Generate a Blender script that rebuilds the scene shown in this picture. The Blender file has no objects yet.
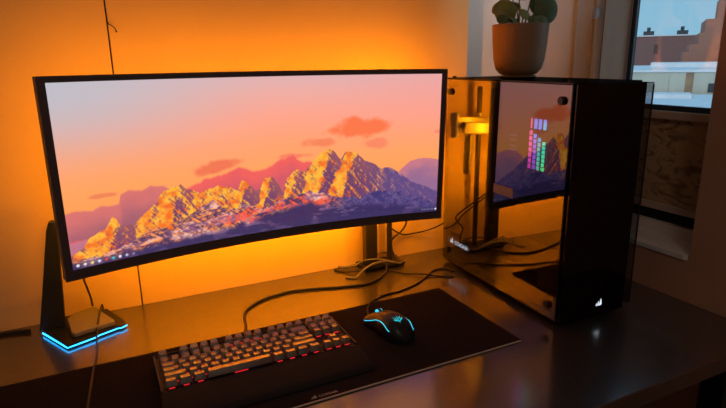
import bpy, bmesh, math, random
import numpy as np
from mathutils import Vector, Matrix
random.seed(7)
S = bpy.context.scene
C = S.collection

# ------------------------------------------------------------------ helpers
def new_bm(): return bmesh.new()

def add_box(bm, x0, x1, y0, y1, z0, z1, bevel=0, seg=2, M=None):
    b = bmesh.new()
    bmesh.ops.create_cube(b, size=1)
    for v in b.verts:
        v.co = Vector(((x0+x1)/2+v.co.x*(x1-x0), (y0+y1)/2+v.co.y*(y1-y0), (z0+z1)/2+v.co.z*(z1-z0)))
    if bevel: bmesh.ops.bevel(b, geom=list(b.edges), offset=bevel, segments=seg, affect='EDGES', profile=.5)
    if M is not None: bmesh.ops.transform(b, matrix=M, verts=b.verts)
    merge(bm, b)

def merge(bm, b):
    me = bpy.data.meshes.new('t'); b.to_mesh(me); b.free()
    bm.from_mesh(me); bpy.data.meshes.remove(me)

def add_prism(bm, pts, z0, z1, bevel=0, M=None, seg=2):
    """pts: 2D outline, extruded from z0 to z1"""
    b = bmesh.new()
    vs = [b.verts.new((p[0], p[1], z0)) for p in pts]
    f = b.faces.new(vs)
    r = bmesh.ops.extrude_face_region(b, geom=[f])
    for v in r['geom']:
        if isinstance(v, bmesh.types.BMVert): v.co.z = z1
    bmesh.ops.recalc_face_normals(b, faces=b.faces)
    if bevel: bmesh.ops.bevel(b, geom=list(b.edges), offset=bevel, segments=seg, affect='EDGES', profile=.5)
    if M is not None: bmesh.ops.transform(b, matrix=M, verts=b.verts)
    merge(bm, b)

def add_cyl(bm, p0, p1, r, r2=None, seg=24, bevel=0):
    p0 = Vector(p0); p1 = Vector(p1); d = p1-p0
    b = bmesh.new()
    bmesh.ops.create_cone(b, cap_ends=True, segments=seg, radius1=r, radius2=r if r2 is None else r2, depth=d.length)
    if bevel:
        es = [e for e in b.edges if any(len(f.verts) > 4 for f in e.link_faces)]
        bmesh.ops.bevel(b, geom=es, offset=bevel, segments=2, affect='EDGES')
    q = Vector((0, 0, 1)).rotation_difference(d.normalized()).to_matrix().to_4x4()
    bmesh.ops.transform(b, matrix=Matrix.Translation((p0+p1)/2) @ q, verts=b.verts)
    merge(bm, b)

def catmull(P, n=8):
    P = [Vector(p) for p in P]
    Q = [P[0]*2-P[1]]+P+[P[-1]*2-P[-2]]
    out = []
    for i in range(1, len(Q)-2):
        for k in range(n):
            t = k/n
            out.append(.5*((2*Q[i])+(-Q[i-1]+Q[i+1])*t+(2*Q[i-1]-5*Q[i]+4*Q[i+1]-Q[i+2])*t*t+(-Q[i-1]+3*Q[i]-3*Q[i+1]+Q[i+2])*t**3))
    out.append(P[-1])
    return out

def add_tube(bm, P, r, seg=8, n=8, smooth=True):
    pts = catmull(P, n) if smooth else [Vector(p) for p in P]
    rings = []
    t0 = (pts[1]-pts[0]).normalized()
    nrm = t0.orthogonal().normalized()
    for i, p in enumerate(pts):
        t = (pts[min(i+1, len(pts)-1)]-pts[max(i-1, 0)]).normalized()
        nrm = (nrm-t*nrm.dot(t)).normalized(); bn = t.cross(nrm)
        rr = r(i/(len(pts)-1)) if callable(r) else r
        rings.append([bm.verts.new(p+(nrm*math.cos(a)+bn*math.sin(a))*rr) for a in [2*math.pi*k/seg for k in range(seg)]])
    for a, b in zip(rings, rings[1:]):
        for k in range(seg):
            bm.faces.new((a[k], a[(k+1) % seg], b[(k+1) % seg], b[k]))
    bm.faces.new(rings[0][::-1]); bm.faces.new(rings[-1])

def add_lathe(bm, prof, seg=48, c=(0, 0, 0)):
    rings = []
    for (r, z) in prof:
        rings.append([bm.verts.new((c[0]+max(r, 1e-5)*math.cos(2*math.pi*k/seg), c[1]+max(r, 1e-5)*math.sin(2*math.pi*k/seg), c[2]+z)) for k in range(seg)])
    for a, b in zip(rings, rings[1:]):
        for k in range(seg):
            bm.faces.new((a[k], a[(k+1) % seg], b[(k+1) % seg], b[k]))

def obj(name, bm, m, parent=None, smooth=None, loc=None):
    bmesh.ops.recalc_face_normals(bm, faces=bm.faces)
    me = bpy.data.meshes.new(name); bm.to_mesh(me); bm.free()
    o = bpy.data.objects.new(name, me); C.objects.link(o)
    if isinstance(m, (list, tuple)):
        for k in m: me.materials.append(k)
    else: me.materials.append(m)
    if parent: o.parent = parent
    if loc: o.location = loc
    if smooth:
        for p in me.polygons: p.use_smooth = True
        if smooth != 'all':
            me.set_sharp_from_angle(angle=math.radians(smooth))
    return o

def tag(o, label, cat, group=None):
    o['label'] = label; o['category'] = cat
    if group: o['group'] = group
    return o
def thing(name, label, cat, loc=(0, 0, 0), rotz=0, group=None):
    o = bpy.data.objects.new(name, None); C.objects.link(o)
    o.empty_display_size = .02
    o.location = loc; o.rotation_euler = (0, 0, rotz)
    return tag(o, label, cat, group)
def struct(name, bm, m, **k):
    o = obj(name, bm, m, **k); o['kind'] = 'structure'; return o

# ------------------------------------------------------------------ materials
def mat(name, col, rough=.5, metal=0, spec=.5, noise=None, bump=None, coat=0, **kw):
    m = bpy.data.materials.new(name); m.use_nodes = True
    nt = m.node_tree; b = nt.nodes['Principled BSDF']
    b.inputs['Base Color'].default_value = (*col, 1)
    b.inputs['Roughness'].default_value = rough
    b.inputs['Metallic'].default_value = metal
    b.inputs['Specular IOR Level'].default_value = spec
    b.inputs['Coat Weight'].default_value = coat
    b.inputs['Coat Roughness'].default_value = .16
    b.inputs['Coat IOR'].default_value = 2.3 if coat > .5 else 1.5
    tc = nt.nodes.new('ShaderNodeTexCoord')
    if noise:
        sc, amt, det = noise[:3]
        mp = nt.nodes.new('ShaderNodeMapping'); mp.inputs['Scale'].default_value = noise[3] if len(noise) > 3 else (1, 1, 1)
        nt.links.new(tc.outputs['Object'], mp.inputs[0])
        n = nt.nodes.new('ShaderNodeTexNoise'); n.inputs['Scale'].default_value = sc; n.inputs['Detail'].default_value = det
        nt.links.new(mp.outputs[0], n.inputs['Vector'])
        r = nt.nodes.new('ShaderNodeValToRGB')
        r.color_ramp.elements[0].position = .3; r.color_ramp.elements[1].position = .7
        r.color_ramp.elements[0].color = (*[c*(1-amt) for c in col], 1)
        r.color_ramp.elements[1].color = (*[min(1, c*(1+amt)) for c in col], 1)
        nt.links.new(n.outputs['Fac'], r.inputs[0]); nt.links.new(r.outputs[0], b.inputs['Base Color'])
    if bump:
        n = nt.nodes.new('ShaderNodeTexNoise'); n.inputs['Scale'].default_value = bump[0]; n.inputs['Detail'].default_value = 4
        nt.links.new(tc.outputs['Object'], n.inputs['Vector'])
        bp = nt.nodes.new('ShaderNodeBump'); bp.inputs['Strength'].default_value = bump[1]; bp.inputs['Distance'].default_value = bump[2]
        nt.links.new(n.outputs['Fac'], bp.inputs['Height']); nt.links.new(bp.outputs[0], b.inputs['Normal'])
    return m
def emit(name, col, st):
    m = bpy.data.materials.new(name); m.use_nodes = True
    b = m.node_tree.nodes['Principled BSDF']
    b.inputs['Base Color'].default_value = (*[c*.1 for c in col], 1)
    b.inputs['Emission Color'].default_value = (*col, 1); b.inputs['Emission Strength'].default_value = st
    return m
def glass(name, tint, refl, rough=.0, gcol=(1, 1, 1)):
    m = bpy.data.materials.new(name); m.use_nodes = True
    nt = m.node_tree; nt.nodes.remove(nt.nodes['Principled BSDF'])
    out = nt.nodes['Material Output']
    t = nt.nodes.new('ShaderNodeBsdfTransparent'); t.inputs[0].default_value = (*tint, 1)
    g = nt.nodes.new('ShaderNodeBsdfGlossy'); g.inputs['Roughness'].default_value = rough; g.inputs[0].default_value = (*gcol, 1)
    mx = nt.nodes.new('ShaderNodeMixShader'); mx.inputs[0].default_value = refl
    nt.links.new(t.outputs[0], mx.inputs[1]); nt.links.new(g.outputs[0], mx.inputs[2]); nt.links.new(mx.outputs[0], out.inputs[0])
    return m

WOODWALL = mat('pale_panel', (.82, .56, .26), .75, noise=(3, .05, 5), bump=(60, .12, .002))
GREYWALL = mat('painted_wall', (.74, .71, .68), .8, noise=(2, .04, 3), bump=(90, .1, .001))
BROWNWALL = mat('brown_wall', (.58, .30, .19), .7, noise=(4, .06, 4), bump=(80, .1, .001))
REVEAL = mat('reveal_wood', (.66, .34, .20), .6, noise=(6, .08, 5, (4, 4, .6)))
DARK = mat('dark_gap', (.02, .018, .016), .9)
CEIL = mat('ceiling_paint', (.6, .58, .55), .9)
FLOOR = mat('floor_wood', (.12, .07, .04), .5, noise=(5, .2, 5, (1, 8, 1)))
DESK = mat('desk_laminate', (.036, .030, .029), .40, spec=.7, coat=1.0, noise=(30, .3, 6, (1, 14, 1)), bump=(220, .05, .0004))
PAD = mat('pad_cloth', (.020, .016, .016), .9, spec=.08, noise=(300, .25, 2), bump=(900, .2, .0004))
STITCH = mat('pad_stitching', (.62, .52, .42), .5, bump=(900, .3, .0005))
PRINT = mat('pad_print', (.42, .40, .38), .6)
BLK = mat('black_plastic', (.018, .018, .019), .42, bump=(700, .05, .0002))
BEZEL = mat('bezel_plastic', (.12, .085, .085), .4)
BACKPL = mat('monitor_back_plastic', (.22, .21, .20), .5)
SILVER = mat('brushed_silver', (.62, .60, .57), .35, metal=.9, noise=(60, .06, 3))
POSTM = mat('dark_post_metal', (.05, .045, .045), .35, metal=.6)
CABLE = mat('black_rubber_cable', (.028, .025, .024), .5)
CABLEG = mat('grey_cable', (.20, .18, .17), .5)
STEEL = mat('black_case_steel', (.012, .012, .013), .4, metal=.3)
INNER = mat('case_interior', (.02, .02, .022), .6)
GLASSP = glass('tinted_case_glass', (.42, .41, .42), .19, .003, (1, .98, .96))
GLASSR = glass('clear_case_glass', (.62, .62, .64), .06, .0)
GLASSF = glass('dark_case_glass', (.05, .05, .055), .045, .04)
PANE = glass('window_glass', (.93, .95, .96), .05)
BOARD = mat('circuit_board', (.015, .018, .02), .5, noise=(80, .5, 3))
KEYM = mat('keycap_plastic', (.13, .11, .09), .34, spec=1.0, coat=1.0, bump=(500, .04, .0002))
DECK = mat('keyboard_deck', (.010, .009, .009), .55)
REST = mat('wrist_rest_rubber', (.02, .017, .016), .7, spec=.2, bump=(500, .3, .0004))
MOUSEM = mat('mouse_plastic', (.02, .02, .022), .38, bump=(900, .1, .0002))
POT = mat('terracotta_glaze', (.40, .24, .12), .55, noise=(7, .1, 4), bump=(40, .15, .001))
SOIL = mat('potting_soil', (.05, .03, .02), .95, noise=(90, .5, 4), bump=(120, .8, .004))
LEAF = mat('plant_leaf', (.13, .17, .045), .45, noise=(25, .25, 3))
LEAFY = mat('plant_leaf_olive', (.34, .30, .05), .45, noise=(25, .2, 3))
PIPEM = mat('pipe_paint', (.80, .46, .20), .45)
STEMM = mat('plant_stem', (.16, .14, .05), .5)
SPACEG = mat('stand_metal', (.035, .04, .05), .38, metal=.5)
PALEPL = mat('pale_plastic', (.24, .22, .22), .45)
WINF = mat('window_frame_paint', (.035, .05, .075), .45)
LEDGE = mat('pale_wood_ledge', (.62, .47, .36), .6, noise=(10, .06, 4))
WHITEP = mat('white_ledge_paint', (.82, .74, .68), .6)
CYAN = emit('cyan_light', (.04, .60, .85), 1.3)
BASELED = emit('base_led', (.02, .42, 1.0), 5)
RED = emit('red_key_light', (1, .02, .03), 1.0)
WHITEL = emit('white_logo_light', (.78, .9, 1), .9)
ORANGE = emit('orange_led', (1, .42, .04), 2)

# chipboard under the window
OSB = bpy.data.materials.new('chipboard'); OSB.use_nodes = True
nt = OSB.node_tree; b = nt.nodes['Principled BSDF']; b.inputs['Roughness'].default_value = .7
tc = nt.nodes.new('ShaderNodeTexCoord'); mp = nt.nodes.new('ShaderNodeMapping'); mp.inputs['Scale'].default_value = (1, 1, 2.2)
nz = nt.nodes.new('ShaderNodeTexNoise'); nz.inputs['Scale'].default_value = 16; nz.inputs['Detail'].default_value = 5; nz.inputs['Distortion'].default_value = 1.6
rp = nt.nodes.new('ShaderNodeValToRGB')
rp.color_ramp.elements[0].position = .36; rp.color_ramp.elements[0].color = (.26, .15, .08, 1)
rp.color_ramp.elements[1].position = .5; rp.color_ramp.elements[1].color = (.56, .36, .19, 1)
nt.links.new(tc.outputs['Object'], mp.inputs[0]); nt.links.new(mp.outputs[0], nz.inputs['Vector']); nt.links.new(nz.outputs['Fac'], rp.inputs[0]); nt.links.new(rp.outputs[0], b.inputs['Base Color'])

# brick facade
def brickmat(name, c1, c2, mortar):
    m = bpy.data.materials.new(name); m.use_nodes = True
    nt = m.node_tree; b = nt.nodes['Principled BSDF']; b.inputs['Roughness'].default_value = .9
    tc = nt.nodes.new('ShaderNodeTexCoord'); mp = nt.nodes.new('ShaderNodeMapping'); mp.inputs['Rotation'].default_value = (math.pi/2, 0, 0)
    br = nt.nodes.new('ShaderNodeTexBrick'); br.inputs['Scale'].default_value = 3
    br.inputs['Color1'].default_value = (*c1, 1); br.inputs['Color2'].default_value = (*c2, 1); br.inputs['Mortar'].default_value = (*mortar, 1)
    nt.links.new(tc.outputs['Object'], mp.inputs[0]); nt.links.new(mp.outputs[0], br.inputs['Vector']); nt.links.new(br.outputs[0], b.inputs['Base Color'])
    return m
BRICK = brickmat('dusk_brick', (.30, .15, .14), (.26, .13, .12), (.27, .17, .16))
BRICKW = brickmat('warm_brick', (.48, .20, .14), (.42, .18, .13), (.42, .22, .17))
RENDERW = mat('pale_render', (.62, .60, .50), .9, noise=(1.2, .12, 5, (1, 1, .3)))
RUST = mat('rust_streak', (.42, .27, .17), .9, noise=(2, .2, 4))
SNOW = mat('snow', (.86, .88, .92), .8, noise=(1.5, .06, 4), bump=(2, .6, .2))
SLATE = mat('dark_slate', (.05, .06, .08), .7)
STREET = mat('snowy_street', (.55, .56, .6), .9, noise=(.3, .2, 5))

# ------------------------------------------------------------------ camera
F, PIT, ROLL, YAW, D, H = 551.038, .256119, -.015204, .454102, 1.318633, .554069
fw = Vector((math.sin(YAW)*math.cos(PIT), math.cos(YAW)*math.cos(PIT), -math.sin(PIT)))
r0 = Vector((math.cos(YAW), -math.sin(YAW), 0)); u0 = r0.cross(fw)
rr = r0*math.cos(ROLL)+u0*math.sin(ROLL); uu = -r0*math.sin(ROLL)+u0*math.cos(ROLL)
cam = bpy.data.cameras.new('camera'); co = bpy.data.objects.new('camera', cam); C.objects.link(co)
M3 = Matrix((rr, uu, -fw)).transposed()
co.matrix_world = Matrix.Translation((0, -D, H)) @ M3.to_4x4()
cam.sensor_width = 36; cam.lens = F*36/726; cam.clip_start = .02; cam.clip_end = 400
S.camera = co

# ------------------------------------------------------------------ room shell
ZF, ZC = -.74, 1.72
XL, XR, YB, YF = -1.7, 1.189, .06, -2.9
bm = new_bm(); add_box(bm, XL, 1.7, YF, .2, ZF-.05, ZF); struct('floor', bm, FLOOR)
bm = new_bm(); add_box(bm, XL, 1.7, YF, .2, ZC, ZC+.05); struct('ceiling', bm, CEIL)
bm = new_bm(); add_box(bm, XL, 1.7, YB, YB+.1, ZF, ZC); struct('wall_back', bm, GREYWALL)
bm = new_bm(); add_box(bm, XL-.1, XL, YF, YB+.1, ZF, ZC); struct('wall_left', bm, GREYWALL)
bm = new_bm(); add_box(bm, XL, 1.7, YF-.1, YF, ZF, ZC); struct('wall_front', bm, GREYWALL)
# pale boards fixed over the back wall, with a narrow seam and an end edge
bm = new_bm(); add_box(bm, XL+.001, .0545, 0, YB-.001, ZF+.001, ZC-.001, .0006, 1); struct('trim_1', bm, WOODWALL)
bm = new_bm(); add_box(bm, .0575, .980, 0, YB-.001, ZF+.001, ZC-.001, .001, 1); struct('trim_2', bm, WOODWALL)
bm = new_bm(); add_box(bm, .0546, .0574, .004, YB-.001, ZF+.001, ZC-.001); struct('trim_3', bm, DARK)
# right wall with a window niche
NY0, NY1, NZ0, NZ1, XW = -.580, -.277, .108, 1.35, 1.287
def zz(z): return .554-(.554-z)*.984
bm = new_bm()
add_box(bm, XR, XW+.012, NY1, YB-.001, ZF, ZC)
struct('wall_right', bm, GREYWALL)
bm = new_bm()
add_box(bm, XR, XW+.012, YF, NY0, ZF, ZC)
add_box(bm, XR, XW+.012, NY0, NY1, ZF, NZ0-.012)
add_box(bm, XR, XW+.012, NY0, NY1, NZ1, ZC)
struct('wall_right', bm, BROWNWALL)
bm = new_bm(); add_box(bm, XR+.001, XW, NY1-.004, NY1-.0002, NZ0, NZ1); struct('trim_4', bm, REVEAL)           # far reveal
bm = new_bm()                                                                                                      # niche floor board with clipped corner
add_prism(bm, [(XR-.004, NY1-.005), (XR-.004, NY0+.012), (XR+.01, NY0+.001), (XW+.02, NY0+.001), (XW+.02, NY1-.005)], NZ0-.012, NZ0, .001)
struct('trim_5', bm, WHITEP)
bm = new_bm(); add_box(bm, XW, XW+.03, NY0, NY1, NZ0, zz(.130)); struct('trim_6', bm, WHITEP)
bm = new_bm(); add_box(bm, XW+.015, XW+.03, NY0, NY1, zz(.130), zz(.163)); struct('trim_7', bm, DARK)
bm = new_bm(); add_box(bm, XW-.006, XW+.03, NY0, NY1, zz(.163), zz(.180), .001); struct('trim_8', bm, LEDGE)
bm = new_bm(); add_box(bm, XW, XW+.03, NY0, NY1, zz(.180), zz(.398)); struct('trim_9', bm, OSB)
bm = new_bm(); add_box(bm, XW-.012, XW+.03, NY0, NY1-.004, zz(.398), .420, .0015); struct('trim_10', bm, LEDGE)
# window
w = bpy.data.objects.new('window_1', None); C.objects.link(w); w['kind'] = 'structure'; w.location = (XW, -.43, .42)
def wbox(name, y0, y1, z0, z1, x0, x1, m, bv=.001):
    bm = new_bm(); add_box(bm, x0-XW, x1-XW, y0+.43, y1+.43, z0-.42, z1-.42, bv, 1); return obj(name, bm, m, w)
wbox('window_frame', NY1-.017, NY1-.0045, .4205, NZ1, XW, XW+.012, WINF)
wbox('window_frame', NY0+.001, NY0+.024, .4205, NZ1, XW, XW+.012, WINF)
wbox('window_frame', NY0+.024, NY1-.017, .4205, .4335, XW, XW+.012, WINF)
wbox('window_frame', NY0+.024, NY1-.017, NZ1-.03, NZ1, XW, XW+.012, WINF)
wbox('window_pane', NY0+.020, NY1-.014, .43, NZ1-.028, XW+.004, XW+.008, PANE, 0)
wbox('weather_strip', NY1-.0195, NY1-.0172, .434, NZ1-.031, XW-.001, XW+.003, CABLEG, 0)

# pipes / trunking on the far part of the right wall
t = thing('heating_pipe', 'thin painted vertical pipe on the grey wall behind the potted plant, farther from the window', 'pipe', (XR-.010, -.196, 0))
bm = new_bm(); add_cyl(bm, (0, 0, 0), (0, 0, 1.7), .0042); obj('pipe', bm, PIPEM, t, 40)
bm = new_bm(); add_box(bm, -.004, .0095, -.010, .010, .30, .315, .002); obj('wall_clip', bm, WHITEP, t)
t = thing('heating_pipe', 'wider vertical pipe beside the window recess with a white fitting near its top', 'pipe', (XR-.014, -.262, 0))
bm = new_bm(); add_cyl(bm, (0, 0, 0), (0, 0, .655), .0062); obj('pipe', bm, PIPEM, t, 40)
bm = new_bm(); add_cyl(bm, (0, 0, .655), (0, 0, 1.7), .004); obj('upper_pipe', bm, LEDGE, t, 40)
bm = new_bm(); add_cyl(bm, (0, 0, .645), (0, 0, .672), .0095, bevel=.002); add_box(bm, -.004, .013, -.008, .008, .650, .667, .002); obj('fitting', bm, mat('white_fitting', (.75, .72, .7), .4), t, 40)

# small bent hook in the seam
bm = new_bm(); add_tube(bm, [(.058, -.001, .637), (.059, -.008, .633), (.064, -.011, .630), (.069, -.010, .625), (.0715, -.008, .619)], .0011, 8)
add_cyl(bm, (.0715, -.008, .6195), (.0718, -.008, .617), .0018)
tag(obj('wall_hook', bm, POSTM, None, 40), 'tiny dark bent hook sticking out of the board seam above the monitor', 'hook')

# ------------------------------------------------------------------ desk
DX0, DX1, DY0, DY1 = -1.0, 1.1865, -.780, -.003
t = thing('desk', 'black wooden desk against the orange-lit wall carrying the whole setup', 'desk', (0, -.39, ZF))
bm = new_bm(); add_box(bm, DX0, DX1, DY0+.39, DY1+.39, -.034-ZF, -ZF, .0025, 3); obj('desktop', bm, DESK, t)
for sx in (DX0+.05, DX1-.08):
    for sy in (DY0+.44, DY1+.34):
        bm = new_bm(); add_box(bm, sx-.025, sx+.025, sy-.025, sy+.025, 0.0, -.0341-ZF, .003); obj('leg', bm, STEEL, t)
bm = new_bm(); add_box(bm, DX0+.08, DX1-.11, .26, .28, -.14-ZF, -.0341-ZF, .002); obj('back_rail', bm, STEEL, t)

# ------------------------------------------------------------------ monitor
MX, MY, MZ, MYA, MTI, MRO, MW, MH, MR = .343, -.174, .351, .042, -.029, -.006, .849, .367, 1.756
mon = thing('curved_monitor', 'wide curved monitor showing a sunset mountain wallpaper, orange light glowing behind it', 'monitor')
mon.matrix_world = Matrix.Translation((MX, MY, MZ)) @ (Matrix.Rotation(MYA, 3, 'Z') @ Matrix.Rotation(-MTI, 3, 'X') @ Matrix.Rotation(-MRO, 3, 'Y')).to_4x4()
def mpt(u, v, d):
    th = (u-.5)*MW/MR
    return Vector(((MR+d)*math.sin(th), -MR+(MR+d)*math.cos(th), (v-.5)*MH))
def curved(bm, u0, u1, v0, v1, d0, d1, n=48, taper=0):
    rings = []
    for i in range(n+1):
        u = u0+(u1-u0)*i/n
        e = 0
        rings.append([bm.verts.new(mpt(u, v0, d0)), bm.verts.new(mpt(u, v1, d0)), bm.verts.new(mpt(u, v1-taper, d1)), bm.verts.new(mpt(u, v0+taper, d1))])
    for a, b in zip(rings, rings[1:]):
        for k in range(4): bm.faces.new((a[k], a[(k+1) % 4], b[(k+1) % 4], b[k]))
    bm.faces.new(rings[0]); bm.faces.new(rings[-1][::-1])
BU, BT, BB = .0135/MW, .011/MH, .020/MH
bm = new_bm(); curved(bm, 0, 1, 0, 1, .0022, .018, taper=.004); obj('rear_shell', bm, BACKPL, mon)
bm = new_bm(); curved(bm, .22, .78, .2, .8, .0182, .045, taper=.06); obj('rear_housing', bm, BACKPL, mon)
bm = new_bm()
curved(bm, 0, BU, 0, 1, -.001, .002, 4); curved(bm, 1-BU, 1, 0, 1, -.001, .002, 4)
curved(bm, BU, 1-BU, 1-BT, 1, -.001, .002); curved(bm, BU, 1-BU, 0, BB, -.001, .002)
obj('bezel', bm, BEZEL, mon)
# LED strip on the back
for (a0, a1, b0, b1) in ((.05, .95, .93, .955), (.05, .95, .045, .07), (.03, .042, .08, .92), (.905, .925, .10, .90)):
    bm = new_bm(); curved(bm, a0, a1, b0, b1, .0182, .0205, 24); obj('led_strip', bm, ORANGE, mon)

# screen picture (what the screen shows) as vertex colours on the curved grid
T = {'cloudL': [(-.02, .34), (0.0145, 0.3448), (0.0508, 0.3486), (0.0906, 0.3572), (0.1256, 0.3479), (0.1315, 0.3987), (0.1475, 0.4177), (0.1782, 0.4099), (0.1968, 0.4304), (0.2278, 0.4157), (0.2472, 0.3842), (0.2856, 0.337), (.33, .2)],
'cloudM': [(.22, .2), (0.2621, 0.3453), (0.2818, 0.3895), (0.3249, 0.4245), (0.3698, 0.4377), (0.4075, 0.4651), (0.444, 0.4359), (0.4838, 0.4442), (0.525, 0.4954), (0.5564, 0.4982), (0.5711, 0.4677), (0.6018, 0.4678), (0.6437, 0.3967), (.68, .2)],
'paleR': [(.80, .2), (0.8425, 0.2937), (0.8711, 0.3664), (0.8993, 0.4153), (0.939, 0.4318), (0.9887, 0.4153), (1.02, 0.4061)],
'ridge': [(-.02, .09), (0.0048, 0.107), (0.0158, 0.1267), (0.0402, 0.1549), (0.0601, 0.2042), (0.0787, 0.2251), (0.094, 0.24), (0.1078, 0.2861), (0.1158, 0.2771), (0.1239, 0.2408), (0.1389, 0.2338), (0.1542, 0.2344), (0.1714, 0.2661), (0.191, 0.2966), (0.2082, 0.3292), (0.2166, 0.3649), (0.2265, 0.3857), (0.2472, 0.3953), (0.2668, 0.4073), (0.2822, 0.3741), (0.3079, 0.3524), (0.3301, 0.3568), (0.3529, 0.3728), (0.3829, 0.3638), (0.4041, 0.3337), (0.4169, 0.3895), (0.432, 0.3675), (0.4493, 0.3203), (0.4653, 0.3218), (0.4746, 0.3831), (0.4988, 0.386), (0.5142, 0.3391), (0.5243, 0.2867), (0.5384, 0.3763), (0.5635, 0.4156), (0.5869, 0.3924), (0.5985, 0.4249), (0.6173, 0.4711), (0.6359, 0.5075), (0.6588, 0.5336), (0.6758, 0.5007), (0.6901, 0.4578), (0.7076, 0.5057), (0.7368, 0.491), (0.7604, 0.4364), (0.7933, 0.4017), (0.8115, 0.3757), (0.8326, 0.3823), (0.8604, 0.3466), (0.9011, 0.2773), (0.9421, 0.2365), (0.9933, 0.187), (1.02, 0.1696)],
'mid': [(-.02, .09), (0.0042, 0.0968), (0.0731, 0.0982), (0.1235, 0.1254), (0.167, 0.1592), (0.1933, 0.1919), (0.213, 0.1944), (0.2387, 0.1656), (0.274, 0.2145), (0.3199, 0.2728), (0.3429, 0.2906), (0.3643, 0.2481), (0.3998, 0.2267), (0.4238, 0.246), (0.4708, 0.1966), (0.5123, 0.2274), (0.553, 0.2536), (0.5998, 0.273), (0.634, 0.2515), (0.6805, 0.2139), (0.746, 0.1919), (0.7912, 0.236), (0.868, 0.2076), (0.9309, 0.1549), (1.02, 0.0841)],
'low': [(-.02, .085), (0.0036, 0.0865), (0.0712, 0.071), (0.1369, 0.0846), (0.2056, 0.1102), (0.2527, 0.1049), (0.3148, 0.1145), (0.3657, 0.1175), (0.4322, 0.1338), (0.4871, 0.1675), (0.5571, 0.1961), (0.5997, 0.2102), (0.6568, 0.1572), (0.716, 0.1554), (0.8068, 0.150), (0.9, 0.1156), (1.02, 0.0625)]}
NU, NV = 700, 300
uu_ = np.linspace(BU, 1-BU, NU); vv_ = np.linspace(BB, 1-BT, NV)
U, V = np.meshgrid(uu_, vv_)
rng = np.random.RandomState(5)
def vnoise(x, y, seed):
    g = np.random.RandomState(seed).rand(256, 256)
    xi = np.floor(x).astype(int); yi = np.floor(y).astype(int); fx = x-xi; fy = y-yi
    fx = fx*fx*(3-2*fx); fy = fy*fy*(3-2*fy)
    a = g[yi % 256, xi % 256]; b_ = g[yi % 256, (xi+1) % 256]; c_ = g[(yi+1) % 256, xi % 256]; d_ = g[(yi+1) % 256, (xi+1) % 256]
    return (a*(1-fx)+b_*fx)*(1-fy)+(c_*(1-fx)+d_*fx)*fy
def fbm(x, y, seed, o=5, ridged=False):
    s = 0; amp = .5; tot = 0
    for k in range(o):
        n = vnoise(x*2**k+13.7*k, y*2**k+7.1*k, seed+k)
        if ridged: n = 1-np.abs(2*n-1)
        s = s+amp*n; tot += amp; amp *= .55
    return s/tot
def sm(a, b_, x):
    t = np.clip((x-a)/(b_-a), 0, 1); return t*t*(3-2*t)
def lerp(a, b_, t): return a*(1-t[..., None])+b_*t[..., None]
def c(*x): return np.array(x, float)/255.
def line(k, jag=0, seed=1, fr=60):
    xs, ys = zip(*T[k]); y = np.interp(U, xs, ys)
    if jag: y = y+(fbm(U*fr, U*0+3.3, seed, 4)-.5)*jag
    return y
AX = MW/MH
# sky
stops = [(0.0, c(255, 150, 90)), (.34, c(255, 158, 86)), (.45, c(255, 162, 96)), (.60, c(255, 160, 114)), (.74, c(252, 162, 138)), (.88, c(236, 170, 160)), (1.0, c(216, 176, 180))]
sk = np.stack([np.interp(V+.03*(fbm(U*3, V*6, 3)-.5), [s[0] for s in stops], [s[1][k] for s in stops]) for k in range(3)], -1)
lw = sm(.55, 0, U)*sm(.45, .95, V)
sk = lerp(sk, c(186, 188, 198)[None, None, :]*np.ones_like(sk), lw*.9)
rw = sm(.55, 1, U)*sm(.45, .9, V)*.35
sk = lerp(sk, c(240, 150, 146)[None, None, :]*np.ones_like(sk), rw)
img = sk
img = sk
full = lambda col: col[None, None, :]*np.ones_like(sk)
# small orange clouds
def cloud(cu, cv, ru, rv, col, st, seed, tilt=0):
    global img
    du = (U-cu)/ru; dv = (V-cv-tilt*(U-cu))/rv
    n = fbm(U*26, V*14, seed, 5)
    m = sm(.05, .55, 1.15-np.sqrt(du**2+dv**2)-1.1*(.5-n))*st
    img = lerp(img, full(col), m)
cloud(.352, .483, .064, .044, c(236, 108, 78), .8, 11, .28)
cloud(.752, .648, .108, .066, c(248, 112, 66), .85, 12, .12)
cloud(.63, .570, .048, .034, c(240, 120, 84), .7, 13)
cloud(.79, .545, .042, .036, c(240, 112, 90), .5, 14)
cloud(.095, .408, .034, .013, c(226, 112, 84), .6, 15)
cloud(.56, .50, .05, .018, c(236, 100, 92), .5, 16)
cloud(.985, .60, .02, .016, c(226, 110, 110), .5, 17)
# cloud banks
y = line('cloudL', .03, 21, 30); m = sm(-.004, .012, y-V)
img = lerp(img, lerp(full(c(214, 112, 112)), full(c(150, 88, 112)), sm(0, .22, y-V+.10*(fbm(U*14, V*10, 22)-.5))), m*.93)
y = line('cloudM', .045, 24, 34); m = sm(-.006, .014, y-V)
img = lerp(img, lerp(full(c(238, 92, 92)), full(c(205, 84, 104)), sm(0, .14, y-V+.10*(fbm(U*18, V*12, 25)-.5))), m*.92)
y = line('paleR', .02, 27, 30); m = sm(-.003, .008, y-V)
img = lerp(img, lerp(full(c(196, 118, 136)), full(c(146, 104, 146)), sm(0, .16, y-V+.12*(fbm(U*24, V*20, 28)-.5))), m*.95)
# rock relief shaded by a low sun from the left
wx = (fbm(U*9, V*6, 71, 3)-.5)*.10; wy = (fbm(U*9, V*6, 75, 3)-.5)*.12
n1 = fbm(U*30+V*10, V*12, 31, 4, True); n2 = fbm(U*80-V*20, V*36, 36, 3)
gx = np.gradient(n1, axis=1)*NU/30; g2x = np.gradient(n2, axis=1)*NU/80
litn = .5+np.clip(gx*.30+g2x*.32, -.5, .5)
ridge = line('ridge', .022, 33, 90)
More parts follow.
